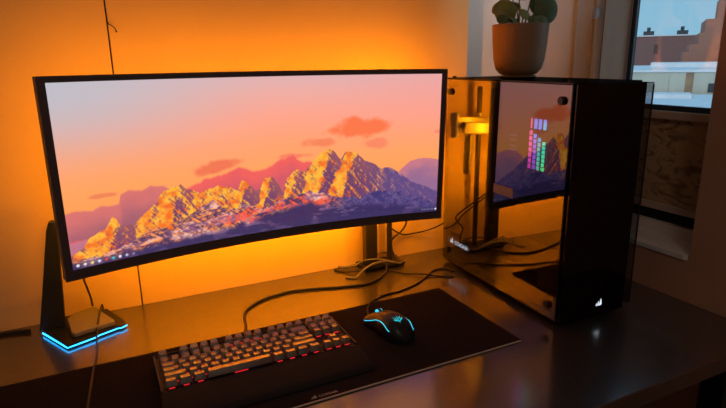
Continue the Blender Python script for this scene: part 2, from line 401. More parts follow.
# broad lit and shaded flanks of each peak, their borders leaning and jagged
dep0 = ridge-V
LU = [(0, .6), (.05, .8), (.108, .95), (.116, .25), (.152, .2), (.160, .85), (.19, .9), (.205, .55), (.215, .95), (.252, .9), (.262, .35), (.285, .35), (.298, .8), (.32, .6), (.335, .85), (.36, .7), (.385, .55), (.398, .95), (.423, .9), (.430, .12), (.455, .10), (.462, .92), (.484, .9), (.492, .15), (.517, .10), (.527, .75), (.545, .9), (.560, .65), (.572, .25), (.588, .2), (.598, .92), (.652, .95), (.659, .15), (.689, .12), (.696, .95), (.728, .9), (.737, .2), (.795, .12), (.805, .55), (.818, .12), (.86, .3), (.87, .08), (1.0, .1)]
ud = U+.16*(dep0-.04)+.030*(fbm(U*22, V*16, 81, 4)-.5)
basel = np.interp(ud, [p[0] for p in LU], [p[1] for p in LU])
lit1 = sm(.18, .78, basel+(litn-.5)*1.05)
dep = ridge-V
warm = lerp(full(c(255, 184, 62)), full(c(240, 104, 40)), sm(.1, .6, fbm(U*60, V*30, 45, 3)*.9+dep*.6-.2))
shad = lerp(full(c(150, 84, 98)), full(c(112, 66, 104)), sm(0, .18, dep))
# right side gets bluer and paler
rb = sm(.72, .86, U+.04*(fbm(U*12, V*9, 46)-.5))
warm = lerp(warm, full(c(206, 146, 150)), rb*.75)
shad = lerp(shad, full(c(98, 74, 128)), rb)
lit1 = lit1*(1-.35*rb)
rock = lerp(shad, warm, lit1)
haze = sm(.26, .40, U)*sm(.62, .45, U)*.0
m = sm(-.0015, .003, dep)
img = lerp(img, rock, m)
# middle slopes: snow patches, shadowed gullies
mid = line('mid', .035, 51, 80); dm = mid-V
h2 = fbm(U*16+V*9, V*15, 53, 4, True); g2 = np.gradient(h2, axis=1)*NU/16*.5-np.gradient(h2, axis=0)*NV/15*.35
l2 = sm(-.45, .55, g2+.35*(fbm(U*70, V*50, 59, 2)-.5)); snow = sm(.42, .62, fbm(U*20+V*8, V*30, 55, 5))
lefty = sm(.74, .62, U)
s_l = lerp(full(c(255, 148, 84)), full(c(246, 190, 168)), snow)
s_l = lerp(full(c(176, 140, 170)), s_l, lefty)
s_d = lerp(full(c(88, 58, 92)), full(c(150, 96, 124)), snow)
s_d = lerp(full(c(66, 54, 112)), s_d, lefty)
img = lerp(img, lerp(s_d, s_l, l2*(.35+.65*lefty)), sm(-.004, .006, dm))
# red glow gullies in the middle
rg = sm(.30, .40, U)*sm(.72, .62, U)*sm(.1, .3, l2)*sm(.50, .62, fbm(U*16, V*18, 58))*sm(0, .02, dm)
img = lerp(img, full(c(250, 78, 58)), rg*.75)
# blue foot of the mountains
low = line('low', .03, 61, 60)
f_ = lerp(full(c(58, 46, 92)), full(c(112, 84, 128)), sm(.52, .68, fbm(U*28, V*34, 63, 5)))
img = lerp(img, f_, sm(-.01, .03, low-V)*.92)
img = lerp(img, full(c(42, 42, 96)), sm(.14, .0, V)*sm(.55, .9, U)*.6)
# bottom taskbar with icons and tray
img = lerp(img, full(c(66, 52, 96)), sm(.092, .084, V)*.55)
icons = [c(235, 235, 240), c(225, 225, 215), c(240, 215, 130), c(215, 225, 240), c(230, 70, 60), c(60, 190, 200), c(235, 235, 245), c(190, 190, 215), c(160, 160, 200)]
for k, col in enumerate(icons):
    cu = .027+k*.0147; d = np.sqrt(((U-cu)*AX)**2+(V-.072)**2)
    img = lerp(img, full(col), sm(.0095, .006, d)*(.95 if k < 8 else .6))
for k in range(7):
    cu = .940+k*.0062; d = np.maximum(np.abs((U-cu)*AX)/.8, np.abs(V-.071))
    img = lerp(img, full(c(190, 190, 215)), sm(.0045, .003, d)*.7)
d = np.sqrt(((U-.9815)*AX)**2+(V-.071)**2); img = lerp(img, full(c(235, 235, 245)), sm(.008, .005, d))
lin = np.where(img <= .04045, img/12.92, ((np.clip(img, 0, 1)+.055)/1.055)**2.4)
th = (U-.5)*MW/MR; R_ = MR+.0008
co3 = np.stack([R_*np.sin(th), -MR+R_*np.cos(th), (V-.5)*MH], -1).reshape(-1, 3)
idx = np.arange(NU*NV).reshape(NV, NU)
faces = np.stack([idx[:-1, :-1], idx[:-1, 1:], idx[1:, 1:], idx[1:, :-1]], -1).reshape(-1, 4)
me = bpy.data.meshes.new('screen')
me.vertices.add(len(co3)); me.vertices.foreach_set('co', co3.ravel())
me.loops.add(faces.size); me.loops.foreach_set('vertex_index', faces.ravel().astype(np.int32))
me.polygons.add(len(faces)); me.polygons.foreach_set('loop_start', (np.arange(len(faces))*4).astype(np.int32))
me.update(calc_edges=True)
ca = me.color_attributes.new('picture', 'FLOAT_COLOR', 'POINT')
ca.data.foreach_set('color', np.concatenate([lin.reshape(-1, 3), np.ones((NU*NV, 1))], 1).ravel().astype(np.float32))
SCR = bpy.data.materials.new('lit_screen'); SCR.use_nodes = True
nt = SCR.node_tree; b = nt.nodes['Principled BSDF']; at = nt.nodes.new('ShaderNodeAttribute'); at.attribute_name = 'picture'
b.inputs['Base Color'].default_value = (.01, .01, .01, 1); b.inputs['Roughness'].default_value = .35
nt.links.new(at.outputs['Color'], b.inputs['Emission Color']); b.inputs['Emission Strength'].default_value = 1.04
me.materials.append(SCR)
so = bpy.data.objects.new('screen', me); C.objects.link(so); so.parent = mon

# LED light thrown from the strips on to the wall
def area(name, loc, target, sx, sy, col, p, parent=None):
    l = bpy.data.lights.new(name, 'AREA'); l.shape = 'RECTANGLE'; l.size = sx; l.size_y = sy; l.color = col; l.energy = p
    o = bpy.data.objects.new(name, l); C.objects.link(o)
    d = (Vector(target)-Vector(loc)).normalized()
    o.matrix_world = Matrix.Translation(loc) @ d.to_track_quat('-Z', 'Y').to_matrix().to_4x4()
    return o
LC = (1, .315, .002)
LP = 1.0
def led(name, u0, u1, v0, v1, p, nseg=1, dip=0):
    for k in range(nseg):
        a = u0+(u1-u0)*k/nseg; b_ = u0+(u1-u0)*(k+1)/nseg
        um = (a+b_)/2; vm = (v0+v1)/2
        q = mon.matrix_world @ mpt(um, vm, .026)
        n = (mon.matrix_world.to_3x3() @ (mpt(um, vm, .1)-mpt(um, vm, 0))).normalized()
        l = bpy.data.lights.new(name, 'AREA'); l.shape = 'RECTANGLE'
        l.size = max((b_-a)*MW, .012); l.size_y = max((v1-v0)*MH, .012); l.color = LC; l.energy = p*LP/nseg
        o = bpy.data.objects.new(name, l); C.objects.link(o)
        n = (n+Vector((0, 0, math.tan(math.radians(dip))))).normalized(); zax = -n; xax = (mon.matrix_world.to_3x3() @ (mpt(um+.01, vm, 0)-mpt(um-.01, vm, 0))).normalized(); yax = zax.cross(xax).normalized()
        o.matrix_world = Matrix.Translation(q) @ Matrix((xax, yax, zax)).transposed().to_4x4()
led('led_light', .05, .80, .94, .94, .95, 3)
led('led_light', .12, .86, .06, .06, 1.8, 3, -30)
led('led_light', .03, .03, .25, .92, .42)
led('led_light', .915, .915, .25, .76, 2.3)

# ------------------------------------------------------------------ monitor arm
t = thing('monitor_arm', 'silver jointed monitor arm on dark posts at the back edge of the desk', 'monitor arm', (.697, -.045, 0))
bm = new_bm(); add_box(bm, -.085, .035, -.03, .035, .0005, .010, .002); obj('clamp_plate', bm, POSTM, t)
bm = new_bm(); add_cyl(bm, (.004, 0, .0102), (.004, 0, .478), .0075, bevel=.002); obj('post', bm, POSTM, t, 40)
bm = new_bm(); add_box(bm, -.073, -.038, -.012, .014, .0102, .165, .003); obj('post', bm, POSTM, t)
bm = new_bm(); add_cyl(bm, (.004, 0, .345), (.004, 0, .405), .015, bevel=.003); obj('collar', bm, SILVER, t, 40)
bm = new_bm()
def bar(bm, a, b_, w, h, bv=.003):
    a = Vector(a); b_ = Vector(b_); d = b_-a; L = d.length
    x = d.normalized(); y = Vector((0, 0, 1)).cross(x).normalized(); z = x.cross(y)
    add_box(bm, 0, L, -w/2, w/2, -h/2, h/2, bv, 2, Matrix.Translation(a) @ Matrix((x, y, z)).transposed().to_4x4())
bar(bm, (.0, -.026, .378), (.098, -.030, .385), .018, .034); obj('upper_link', bm, SILVER, t)
bm = new_bm(); add_cyl(bm, (.100, -.030, .345), (.100, -.030, .412), .013, bevel=.003); obj('elbow', bm, SILVER, t, 40)
bm = new_bm(); bar(bm, (.054, -.030, .360), (.060, -.034, .24), .02, .02); obj('gas_spring', bm, SILVER, t)
bm = new_bm(); bar(bm, (.086, -.048, .372), (-.29, -.066, .350), .016, .030); obj('lower_link', bm, SILVER, t)
bm = new_bm(); add_box(bm, -.40, -.29, -.0795, -.0725, .29, .41, .002); add_box(bm, -.36, -.30, -.0725, -.052, .325, .375, .003); obj('mounting_plate', bm, POSTM, t)

# ------------------------------------------------------------------ computer tower
PX, PY, PA, PW, PL, PH = .842, -.098, -.034, .213, .452, .506
pc = thing('computer_tower', 'tall black computer tower with tinted glass sides and glowing emblem on its front', 'computer', (PX, PY, 0), PA)
# local: x 0..PW (left to right), y 0..-PL (rear to front)
zb = .007
CW = PW-.030
def pbox(name, x0, x1, y0, y1, z0, z1, m, bv=.0015, parent=None):
    bm = new_bm(); add_box(bm, x0, x1, y0, y1, z0, z1, bv); return obj(name, bm, m, parent or pc)
bm = new_bm()
add_box(bm, .006, CW, -PL+.014, -.001, zb, zb+.018, .001)                     # bottom
add_box(bm, .006, CW, -PL+.014, -.001, PH-.020, PH-.009, .001)                # top
for x in (.006, CW-.012):
    for y in (-.013, -PL+.014):
        add_box(bm, x, x+.012, y, y+.012, zb+.018, PH-.020, .001)                  # pillars
add_box(bm, .018, CW-.012, -.005, -.002, zb+.018, PH-.020, .0005)                  # back sheet
obj('chassis', bm, STEEL, pc)
pbox('motherboard_tray', PW-.045, PW-.042, -.385, -.006, .04, PH-.021, INNER, 0)
pbox('side_glass', .0, .004, -PL+.012, -.002, zb+.006, PH-.004, GLASSP, .0008)
rg_ = pbox('side_glass', PW-.004, PW, -PL+.006, -.002, zb+.006, PH-.006, GLASSR, .0008)
pbox('side_bracket', CW+.0002, PW-.0042, -.060, -.020, PH-.10, PH-.06, STEEL); pbox('side_bracket', CW+.0002, PW-.0042, -.39, -.37, .05, .09, STEEL)
pbox('inner_side_plate', CW+.010, CW+.013, -PL+.010, -.061, zb+.010, PH-.012, GLASSR, .0008)
rg_['label'] = 'clear right side glass'
pbox('front_glass', .002, CW+.002, -PL, -PL+.004, zb+.004, PH-.003, GLASSF, .0008)
pbox('top_glass', .002, CW+.002, -PL+.012, -.002, PH-.004, PH, GLASSF, .0008)
pbox('front_mesh', .004, CW, -PL+.0125, -PL+.0138, zb+.004, PH-.012, STEEL, 0)
for y in (-.07, -PL+.07):
    for x in (.03, CW-.02):
        bm = new_bm(); add_cyl(bm, (x, y, .0005), (x, y, zb+.001), .014, .012, bevel=.002); obj('foot', bm, BLK, pc, 40)
for (y, z) in ((-PL+.035, PH-.035), (-PL+.035, zb+.035), (-.025, PH-.035), (-.025, zb+.035)):
    bm = new_bm(); add_cyl(bm, (-.0070, y, z), (-.0002, y, z), .0085, bevel=.0015); obj('thumb_screw', bm, BLK, pc, 40)
for k, (y, z) in enumerate(((-.02, 0), (-PL+.03, 0))):
    bm = new_bm(); add_cyl(bm, (.012, y, PH+.0001), (.012, y, PH+.004), .006, bevel=.001); obj('thumb_screw', bm, BLK, pc, 40)
for x_, yy in ((PW-.0045, -PL+.0045), (CW+.0100, -PL+.0085)):
    bm = new_bm(); add_box(bm, x_, x_+.0042 if x_ > CW+.02 else x_+.003, yy, yy+.0015, zb+.008, PH-.008, .0004, 1)
    add_box(bm, x_, x_+.0035, yy, -.062, PH-.0059 if x_ > CW+.02 else PH-.0119, PH-.0045 if x_ > CW+.02 else PH-.0105, .0003, 1); obj('edge_trim', bm, STEEL, pc)
# inside
sh = pbox('power_supply_shroud', .020, PW-.046, -.36, -.006, zb+.0185, .088, INNER, .002)
mb = pbox('motherboard', PW-.050, PW-.0452, -.30, -.02, .16, PH-.035, BOARD, .0005)
gp = pbox('graphics_card', .055, PW-.0505, -.285, -.012, .185, .222, mat('card_shroud', (.05, .05, .055), .4), .004)
for y in (-.06, -.15, -.24):
    bm = new_bm(); add_cyl(bm, (.105, y, .180), (.105, y, .1848), .036, seg=32, bevel=.001); obj('card_fan', bm, BLK, gp, 40)
# memory sticks with coloured light bars
def gradmat(name, stops, z0, z1, st):
    m = bpy.data.materials.new(name); m.use_nodes = True
    nt = m.node_tree; b = nt.nodes['Principled BSDF']; b.inputs['Base Color'].default_value = (.02, .02, .02, 1)
    tc = nt.nodes.new('ShaderNodeTexCoord'); sp = nt.nodes.new('ShaderNodeSeparateXYZ'); mr = nt.nodes.new('ShaderNodeMapRange')
    mr.inputs['From Min'].default_value = z0; mr.inputs['From Max'].default_value = z1
    rp = nt.nodes.new('ShaderNodeValToRGB'); e = rp.color_ramp.elements
    while len(e) > 1: e.remove(e[-1])
    e[0].position = stops[0][0]; e[0].color = (*stops[0][1], 1)
    for p, col in stops[1:]:
        q = e.new(p); q.color = (*col, 1)
    nt.links.new(tc.outputs['Object'], sp.inputs[0]); nt.links.new(sp.outputs['Z'], mr.inputs['Value']); nt.links.new(mr.outputs[0], rp.inputs[0])
    nt.links.new(rp.outputs[0], b.inputs['Emission Color']); b.inputs['Emission Strength'].default_value = st
    return m
RAMY = [-.198, -.213, -.228, -.244]
cols = [[(0, (.5, .03, .25)), (.5, (1, .1, .45)), (1, (.9, .1, .25))],
        [(0, (.25, .05, .5)), (.4, (.3, .1, .8)), (.7, (.15, .3, 1)), (1, (.1, .25, .9))],
        [(0, (.0, .5, .3)), (.4, (.0, .55, .45)), (.7, (.05, .4, .9)), (1, (.1, .25, .9))],
        [(0, (.02, .8, .2)), (.4, (.0, .85, .45)), (.8, (.0, .7, .8)), (1, (.1, .3, 1))]]
for k, y in enumerate(RAMY):
    st = pbox('memory_stick', .120, PW-.0505, y-.003, y+.003, .28, .416, BLK, .001)
    gm = gradmat('memory_light', cols[k], .29, .41, 6)
    top = .386-.008*k
    for n in range(7):
        z0 = .290+n*(top-.290)/7
        bm = new_bm(); add_box(bm, .1165, .1198, y-.004, y+.004, z0, z0+(top-.290)/7*.78, .0004, 1); obj('light_bar', bm, gm, st)
    if k > 0:
        bm = new_bm(); add_box(bm, .1165, .1198, y-.004, y+.004, .388, .412, .0004, 1); obj('light_bar', bm, gm, st)
    else:
        bm = new_bm(); add_box(bm, .1165, .1198, y-.0015, y+.0015, .388, .412, .0004, 1); obj('light_bar', bm, gm, st)
# cooler
bm = new_bm(); add_cyl(bm, (.118, -.135, .350), (PW-.0505, -.135, .350), .030, seg=40, bevel=.003); cl = obj('cpu_cooler', bm, BLK, pc, 40)
DIMW = emit('dim_white_mark', (.5, .55, .75), .35)
bm = new_bm()
for z in (.325, .335, .350, .362):
    add_box(bm, .1165, .1179, -.148, -.122, z, z+.004)
obj('cooler_mark', bm, DIMW, cl)
bm = new_bm()
for z in (.12, .245, .37):
    if True:
        pass
for z in (.11, .235, .36):
    bm = new_bm()
    add_box(bm, .04, .160, -.420, -.396, z-.058, z+.058, .004)
    fan = obj('front_fan', bm, BLK, pc)
    bm = new_bm(); add_cyl(bm, (.1, -.4225, z), (.1, -.4202, z), .020)
    for q in range(9):
        a = q*2*math.pi/9
        add_box(bm, .018, .052, -.001, .001, -.009, .009, 0, 1, Matrix.Translation((.1, -.4215, z)) @ Matrix.Rotation(a, 4, 'Y') @ Matrix.Rotation(.4, 4, 'X'))
    obj('fan_blades', bm, STEEL, fan)
# lettering and emblem helper
def text_bm(body, size):
    cu = bpy.data.curves.new('txt', 'FONT'); cu.body = body; cu.size = size; cu.align_x = 'LEFT'; cu.extrude = 0.0
    cu.offset = size*.012
    o = bpy.data.objects.new('txt', cu); C.objects.link(o)
    dg = bpy.context.evaluated_depsgraph_get(); me = bpy.data.meshes.new_from_object(o.evaluated_get(dg))
    b = bmesh.new(); b.from_mesh(me); bpy.data.meshes.remove(me); bpy.data.objects.remove(o); bpy.data.curves.remove(cu)
    return b
def sails(bm, s, M):
    """three curved sails, about s high"""
    def sail(x0, w, h, z0):
        n = 10
        L = []; Rr = []
        for i in range(n+1):
            t_ = i/n
            L.append((x0+.55*w*t_-.10*w*math.sin(math.pi*t_), z0+h*t_))
            Rr.append((x0+w*(1-t_)**.75*1.0+.55*w*t_, z0+h*t_*.98+.10*h*(1-t_)))
        pts = L+Rr[:-1][::-1]
        vs = [bm.verts.new(M @ Vector((p[0]*s, p[1]*s, 0))) for p in pts]
        bm.faces.new(vs)
    sail(-.10, .48, 1.0, 0)
    sail(-.42, .34, .68, .02)
    sail(-.66, .24, .42, .04)
def wordmark(size, M, name, m, parent, txt='CORSAIR', sails_on=True):
    b = text_bm(txt, size) if txt else bmesh.new()
    ws = size*1.15
    if txt: bmesh.ops.transform(b, matrix=Matrix.Translation((ws*.75, 0, 0)), verts=b.verts)
    bmesh.ops.transform(b, matrix=M, verts=b.verts)
    sails(b, ws, M)
    me = bpy.data.meshes.new(name); b.to_mesh(me); b.free(); me.materials.append(m)
    o = bpy.data.objects.new(name, me); C.objects.link(o); o.parent = parent
    return o
# wordmark on the shroud, facing -x : text x runs towards -y, text y is z
M = Matrix(((0, 0, -1, .0196), (-1, 0, 0, -.016), (0, 1, 0, .056), (0, 0, 0, 1)))
wordmark(.0155, M, 'logo_lettering', emit('logo_light', (.8, .92, 1), 5), pc)
# emblem low on the front glass, facing -y
M = Matrix(((1, 0, 0, .114), (0, 0, -1, -PL-.0004), (0, 1, 0, .030), (0, 0, 0, 1)))
b = bmesh.new(); sails(b, .017, M)
me = bpy.data.meshes.new('front_emblem'); b.to_mesh(me); b.free(); me.materials.append(WHITEL)
o = bpy.data.objects.new('front_emblem', me); C.objects.link(o); o.parent = pc; o['label'] = 'glowing white sail emblem'
# pale sticker on the glass
pbox('sticker', -.0006, -.0001, -.286, -.216, .246, .268, mat('sticker_paper', (.30, .24, .21), .6), 0)

# ------------------------------------------------------------------ potted plant on the tower
PCX, PCY, PT = .976, -.216, PH
ptz = PT+.0002
pl = thing('potted_plant', 'round-leaved green plant in a tan tapered pot standing on top of the computer', 'plant', (PCX, PCY, ptz))
bm = new_bm()
add_lathe(bm, [(0, .004), (.034, .004), (.046, .009), (.0555, .020), (.0615, .042), (.0655, .080), (.0680, .122), (.0680, .1255), (.0665, .1262), (.0635, .124), (.061, .08), (.055, .02), (0, .012)])
obj('pot', bm, POT, pl, 50)
bm = new_bm(); add_lathe(bm, [(0, 0), (.040, 0), (.045, .0022), (.045, .0038), (0, .0038)]); obj('saucer', bm, POT, pl, 50)
bm = new_bm(); add_lathe(bm, [(0, .112), (.03, .114), (.062, .110), (.061, .100), (0, .100)]); obj('soil', bm, SOIL, pl, 50)
vr = Vector((.897, -.442, 0)).normalized(); vd = Vector((.44, .897, 0)).normalized()
def leaf(ax, ay, az, r, tilt, rot, m, base=(0, 0)):
    """ax: offset to the right, ay: depth, az: height above pot bottom"""
    p = vr*ax+vd*ay+Vector((0, 0, az))
    b0 = vr*base[0]+vd*base[1]+Vector((0, 0, .110))
    bm = new_bm(); mid_ = (b0+p)/2+Vector((0, 0, .012))+(p-b0)*.06
    add_tube(bm, [b0, mid_, p], lambda s: .0022*(1-.45*s), 6, 8); obj('stem', bm, STEMM, pl, 60)
    bm = new_bm(); n = 22
    Mx = Matrix.Translation(p) @ Matrix.Rotation(rot, 4, 'Z') @ Matrix.Rotation(tilt, 4, 'X')
    rings = []
    for k, f in enumerate((.02, .35, .7, .93, 1.0)):
        ring = []
        for q in range(n):
            a = 2*math.pi*q/n
            x = r*f*math.cos(a)*.94; y_ = r*f*math.sin(a)
            z = -.16*r*f*f+.05*r*math.sin(3*a)*f*f+.10*r*abs(math.sin(a))*f*(1-f)
            ring.append(bm.verts.new(Mx @ Vector((x, y_, z))))
        rings.append(ring)
    for a_, b_ in zip(rings, rings[1:]):
        for q in range(n): bm.faces.new((a_[q], a_[(q+1) % n], b_[(q+1) % n], b_[q]))
    bm.faces.new(rings[0])
    o = obj('leaf', bm, m, pl, 'all')
    md = o.modifiers.new('thick', 'SOLIDIFY'); md.thickness = .0012
leaf(-.040, -.012, .158, .030, 1.30, -.35, LEAFY, (-.015, 0))
leaf(-.052, -.03, .138, .015, .9, -.5, LEAF, (-.01, 0))
leaf(-.022, -.035, .134, .014, .8, .3, LEAF, (0, 0))
leaf(.060, -.005, .160, .034, 1.40, -.3, LEAF, (.02, 0))
leaf(.048, .02, .172, .026, 1.2, -.1, LEAF, (.02, 0))
leaf(.024, -.03, .134, .016, 1.0, -.4, LEAF, (.01, 0))
leaf(.046, -.025, .136, .016, .9, -.2, LEAF, (.02, 0))
leaf(.005, -.02, .150, .018, .9, .1, LEAFY, (0, 0))
leaf(-.010, .02, .172, .016, .8, -.3, LEAFY, (0, .01))
leaf(-.050, .02, .170, .022, .9, -1.2, LEAFY, (-.02, 0))
leaf(.0, .03, .205, .030, .7, -.2, LEAF, (0, .01))
leaf(-.030, .0, .225, .030, 1.0, -.6, LEAFY, (-.01, .01))
leaf(.04, .02, .225, .032, 1.0, .3, LEAF, (.01, .01))

# ------------------------------------------------------------------ mouse pad
PZ = .0035
t = thing('mouse_pad', 'long black cloth desk pad with pale stitched front edge under keyboard and mouse', 'mouse pad', (.259, -.406, .0004))
bm = new_bm(); add_box(bm, -.465, .465, -.149, .149, 0, PZ-.0004, .0012, 2); obj('cloth', bm, PAD, t)
bm = new_bm(); add_tube(bm, [(-.462, -.1496, .0016), (-.2, -.1496, .0016), (.2, -.1496, .0016), (.462, -.1496, .0016)], .0016, 8); e_ = obj('stitched_edge', bm, STITCH, t, 60); e_['label'] = 'pale stitched front edge'
M = Matrix.Translation((.022, -.143, PZ-.0002))
wordmark(.0085, M, 'printed_logo', PRINT, t)

# ------------------------------------------------------------------ keyboard
KX, KY, KA, KW, KL = .050, -.3095, -.0087, .361, .129
kb = thing('keyboard', 'black mechanical keyboard with red glowing backlight and a wrist rest, on the pad', 'keyboard', (KX, KY, PZ+.0003), KA)
bm = new_bm(); add_box(bm, 0, KW, -KL, 0, 0, .014, .002, 2); obj('deck', bm, DECK, kb)
bm = new_bm(); add_box(bm, 0, .0022, -KL, 0, .0142, .0185, .0006, 1); add_box(bm, KW-.0022, KW, -KL, 0, .0142, .0185, .0006, 1)
add_box(bm, .0022, KW-.0022, -.0016, 0, .0142, .0185, .0006, 1); obj('deck_rim', bm, mat('rim_metal', (.10, .09, .085), .3, metal=.7), kb)
UN = .01905
rows = [(0, [(1, 0), (1, 1), (1, 0), (1, 0), (1, 0), (1, .5), (1, 0), (1, 0), (1, 0), (1, .5), (1, 0), (1, 0), (1, 0), (1, .25), (1, 0), (1, 0)]),
        (1.35, [(1, 0)]*13+[(2, 0), (1, .25), (1, 0), (1, 0)]),
        (2.35, [(1.5, 0)]+[(1, 0)]*12+[(1.5, 0), (1, .25), (1, 0), (1, 0)]),
        (3.35, [(1.75, 0)]+[(1, 0)]*11+[(2.25, 0)]),
        (4.35, [(2.25, 0)]+[(1, 0)]*10+[(2.75, 0), (1, 1.25)]),
        (5.35, [(1.25, 0)]*3+[(6.25, 0)]+[(1.25, 0)]*4+[(1, .25), (1, 0), (1, 0)])]
X0 = (KW-18.25*UN)/2; Y0 = -.0040
kmesh = {}
def key_mesh(wu, r):
    if (wu, r) in kmesh: return kmesh[(wu, r)]
    b = bmesh.new(); w_ = wu*UN-.0020; h_ = UN-.0020; H_ = .0105
    lean = (.0018, .0012, .0006, 0, -.0004, -.0006)[r]
    lv = [(0, 0, 0), (.35, .0009, .0008), (.90, .0024, .0024), (1, .0029, .0029)]
    ring0 = None
    for f, ix, iy in lv:
        x = w_/2-ix; y = h_/2-iy; cr = .0012+f*.001; pts = []
        for (sx, sy, a0) in ((1, 1, 0), (-1, 1, 90), (-1, -1, 180), (1, -1, 270)):
            for q in range(4):
                a = math.radians(a0+q*30)
                pts.append((sx*(x-cr)+cr*math.cos(a), sy*(y-cr)+cr*math.sin(a)+.0006*f))
        ring = [b.verts.new((p[0], p[1], H_*f+lean*f*(p[1]/h_*2)-(0.0 if f < 1 else 0))) for p in pts]
        if ring0:
            for k in range(16): b.faces.new((ring0[k], ring0[(k+1) % 16], ring[(k+1) % 16], ring[k]))
        ring0 = ring
    cc = b.verts.new((0, .0006, H_-.0007))
    for k in range(16): b.faces.new((ring0[k], ring0[(k+1) % 16], cc))
    bmesh.ops.recalc_face_normals(b, faces=b.faces)
    me = bpy.data.meshes.new('key'); b.to_mesh(me); b.free(); me.materials.append(KEYM)
    for p in me.polygons: p.use_smooth = True
    me.set_sharp_from_angle(angle=math.radians(35))
    kmesh[(wu, r)] = me; return me
lmesh = {}
def light_mesh(wu, r):
    """the red lamp that shines out under the front edge of a key"""
    if wu in lmesh: return lmesh[wu]
    b = bmesh.new(); hw = .0048 if wu < 5 else .012
    cut = [(-hw, -hw*.15), (hw*.15, hw)]
    bmesh.ops.create_cube(b, size=1)
    for v in b.verts: v.co = Vector((v.co.x*2*hw, -UN*.5+.0006+v.co.y*.0008, -.0018+v.co.z*.0012))
    me = bpy.data.meshes.new('key_light'); b.to_mesh(me); b.free(); me.materials.append(RED)
    lmesh[wu] = me; return me
for r, (ro, ks) in enumerate(rows):
    x = X0; yc = Y0-(ro+.5)*UN*.965
    for (wu, gap) in ks:
        x += gap*UN
        o = bpy.data.objects.new('key', key_mesh(wu, r)); C.objects.link(o); o.parent = kb
        o.location = (x+wu*UN/2, yc, .0168+(.0012 if r == 0 else 0)); 
        if wu > 5: o.name = 'space_bar'
        o2 = bpy.data.objects.new('key_light', light_mesh(wu, r)); C.objects.link(o2); o2.parent = o
        x += wu*UN
# under-key glow plate slits
bm = new_bm()
sec = [(0, .0005), (0, .016), (-.008, .0175), (-.030, .0150), (-.062, .0085), (-.074, .0050), (-.078, .0005)]
n = 2; xs = [0, .004, KW-.0, KW+.004]
b2 = bmesh.new()
rings = []
for x, s in ((-.002, .96), (.002, 1), (KW-.004, 1), (KW+.004, .94)):
    rings.append([b2.verts.new((x, -KL-.0008+p[0]*s, p[1]*s)) for p in sec])
for a, b_ in zip(rings, rings[1:]):
    for k in range(len(sec)): b2.faces.new((a[k], a[(k+1) % len(sec)], b_[(k+1) % len(sec)], b_[k]))
b2.faces.new(rings[0]); b2.faces.new(rings[-1][::-1])
bmesh.ops.recalc_face_normals(b2, faces=b2.faces)
bmesh.ops.bevel(b2, geom=[e for e in b2.edges if e.calc_face_angle(0) > .35], offset=.0025, segments=3, affect='EDGES')
obj('wrist_rest', b2, REST, kb, 40)

# ------------------------------------------------------------------ mouse
ms = thing('gaming_mouse', 'black computer mouse with cyan light strips and a glowing cyan emblem, on the pad', 'mouse', (.508, -.398, PZ+.0003), math.radians(7))
NS = 26; NA = 32
def mouse_sec(t):      # t 0 tail .. 1 nose, local y from -.063 to .063
    y = -.063+.126*t
    w = .034*(1-.10*math.sin(math.pi*min(1, t*1.0))**2) if True else .034
    w = np.interp(t, [0, .03, .10, .25, .45, .62, .8, .93, .98, 1], [.006, .016, .026, .0335, .0325, .0295, .0310, .0315, .029, .022])
    h = np.interp(t, [0, .03, .10, .25, .42, .6, .8, .95, 1], [.006, .016, .027, .038, .0425, .039, .029, .018, .012])
    return y, float(w), float(h)
bm = new_bm(); rings = []
for i in range(NS+1):
    t_ = i/NS; t_ = .5-.5*math.cos(math.pi*t_); y, w_, h_ = mouse_sec(t_)
    ring = []
    for k in range(NA):
        a = 2*math.pi*k/NA
        cx = math.cos(a); sz = math.sin(a)
        x = w_*math.copysign(abs(cx)**.72, cx)
        z = .0015+(h_*(abs(sz)**.8) if sz > 0 else -.0015*abs(sz)**.5)
        if sz > 0: x *= 1-.18*abs(sz)*0
        x -= .003*max(0, sz)
        ring.append(bm.verts.new((x, y, z)))
    rings.append(ring)
for a, b_ in zip(rings, rings[1:]):
    for k in range(NA): bm.faces.new((a[k], a[(k+1) % NA], b_[(k+1) % NA], b_[k]))
bm.faces.new(rings[0]); bm.faces.new(rings[-1])
obj('body', bm, MOUSEM, ms, 'all')
def surf(y, x):    # height of the mouse surface at local x,y
    t_ = (y+.063)/.126; _, w_, h_ = mouse_sec(t_)
    f = min(.999, abs((x+.003)/w_)); cx = f**(1/.72); s = math.sqrt(max(0, 1-cx*cx))
    return .0015+h_*s**.8
def sidept(t_, a, push=.0005):
    y, w_, h_ = mouse_sec(t_); cx = math.cos(a); sz = math.sin(a)
    x = (w_+push)*math.copysign(abs(cx)**.72, cx)-.003*sz
    return (x, y, .0015+(h_+push)*sz**.8)
for a_, nm in ((math.radians(148), 'light_strip'), (math.radians(30), 'light_strip')):
    bm = new_bm()
    if a_ > 1.57: P = [sidept(.20+.70*k/14, a_-.16*math.sin(math.pi*1.5*k/14)) for k in range(15)]
    else: P = [sidept(.10+.42*k/10, a_+.10*math.sin(math.pi*k/10)) for k in range(11)]
    add_tube(bm, P, .0008, 6, 3); obj(nm, bm, CYAN, ms, 60)
# split between buttons and wheel
bm = new_bm(); add_tube(bm, [(-.0025, .006+k*.006, surf(.006+k*.006, -.0025)+.0001) for k in range(9)], .0006, 6, 3); obj('button_seam', bm, DARK, ms)
bm = new_bm(); z_ = surf(.036, -.0025)-.004; add_cyl(bm, (-.0065, .036, z_), (.0015, .036, z_), .0095, bevel=.001); wh = obj('scroll_wheel', bm, BLK, ms, 40)
for x in (-.0072, .0018):
    bm = new_bm(); add_cyl(bm, (x, .036, z_), (x+.0008, .036, z_), .0085); obj('wheel_light', bm, CYAN, wh, 40)
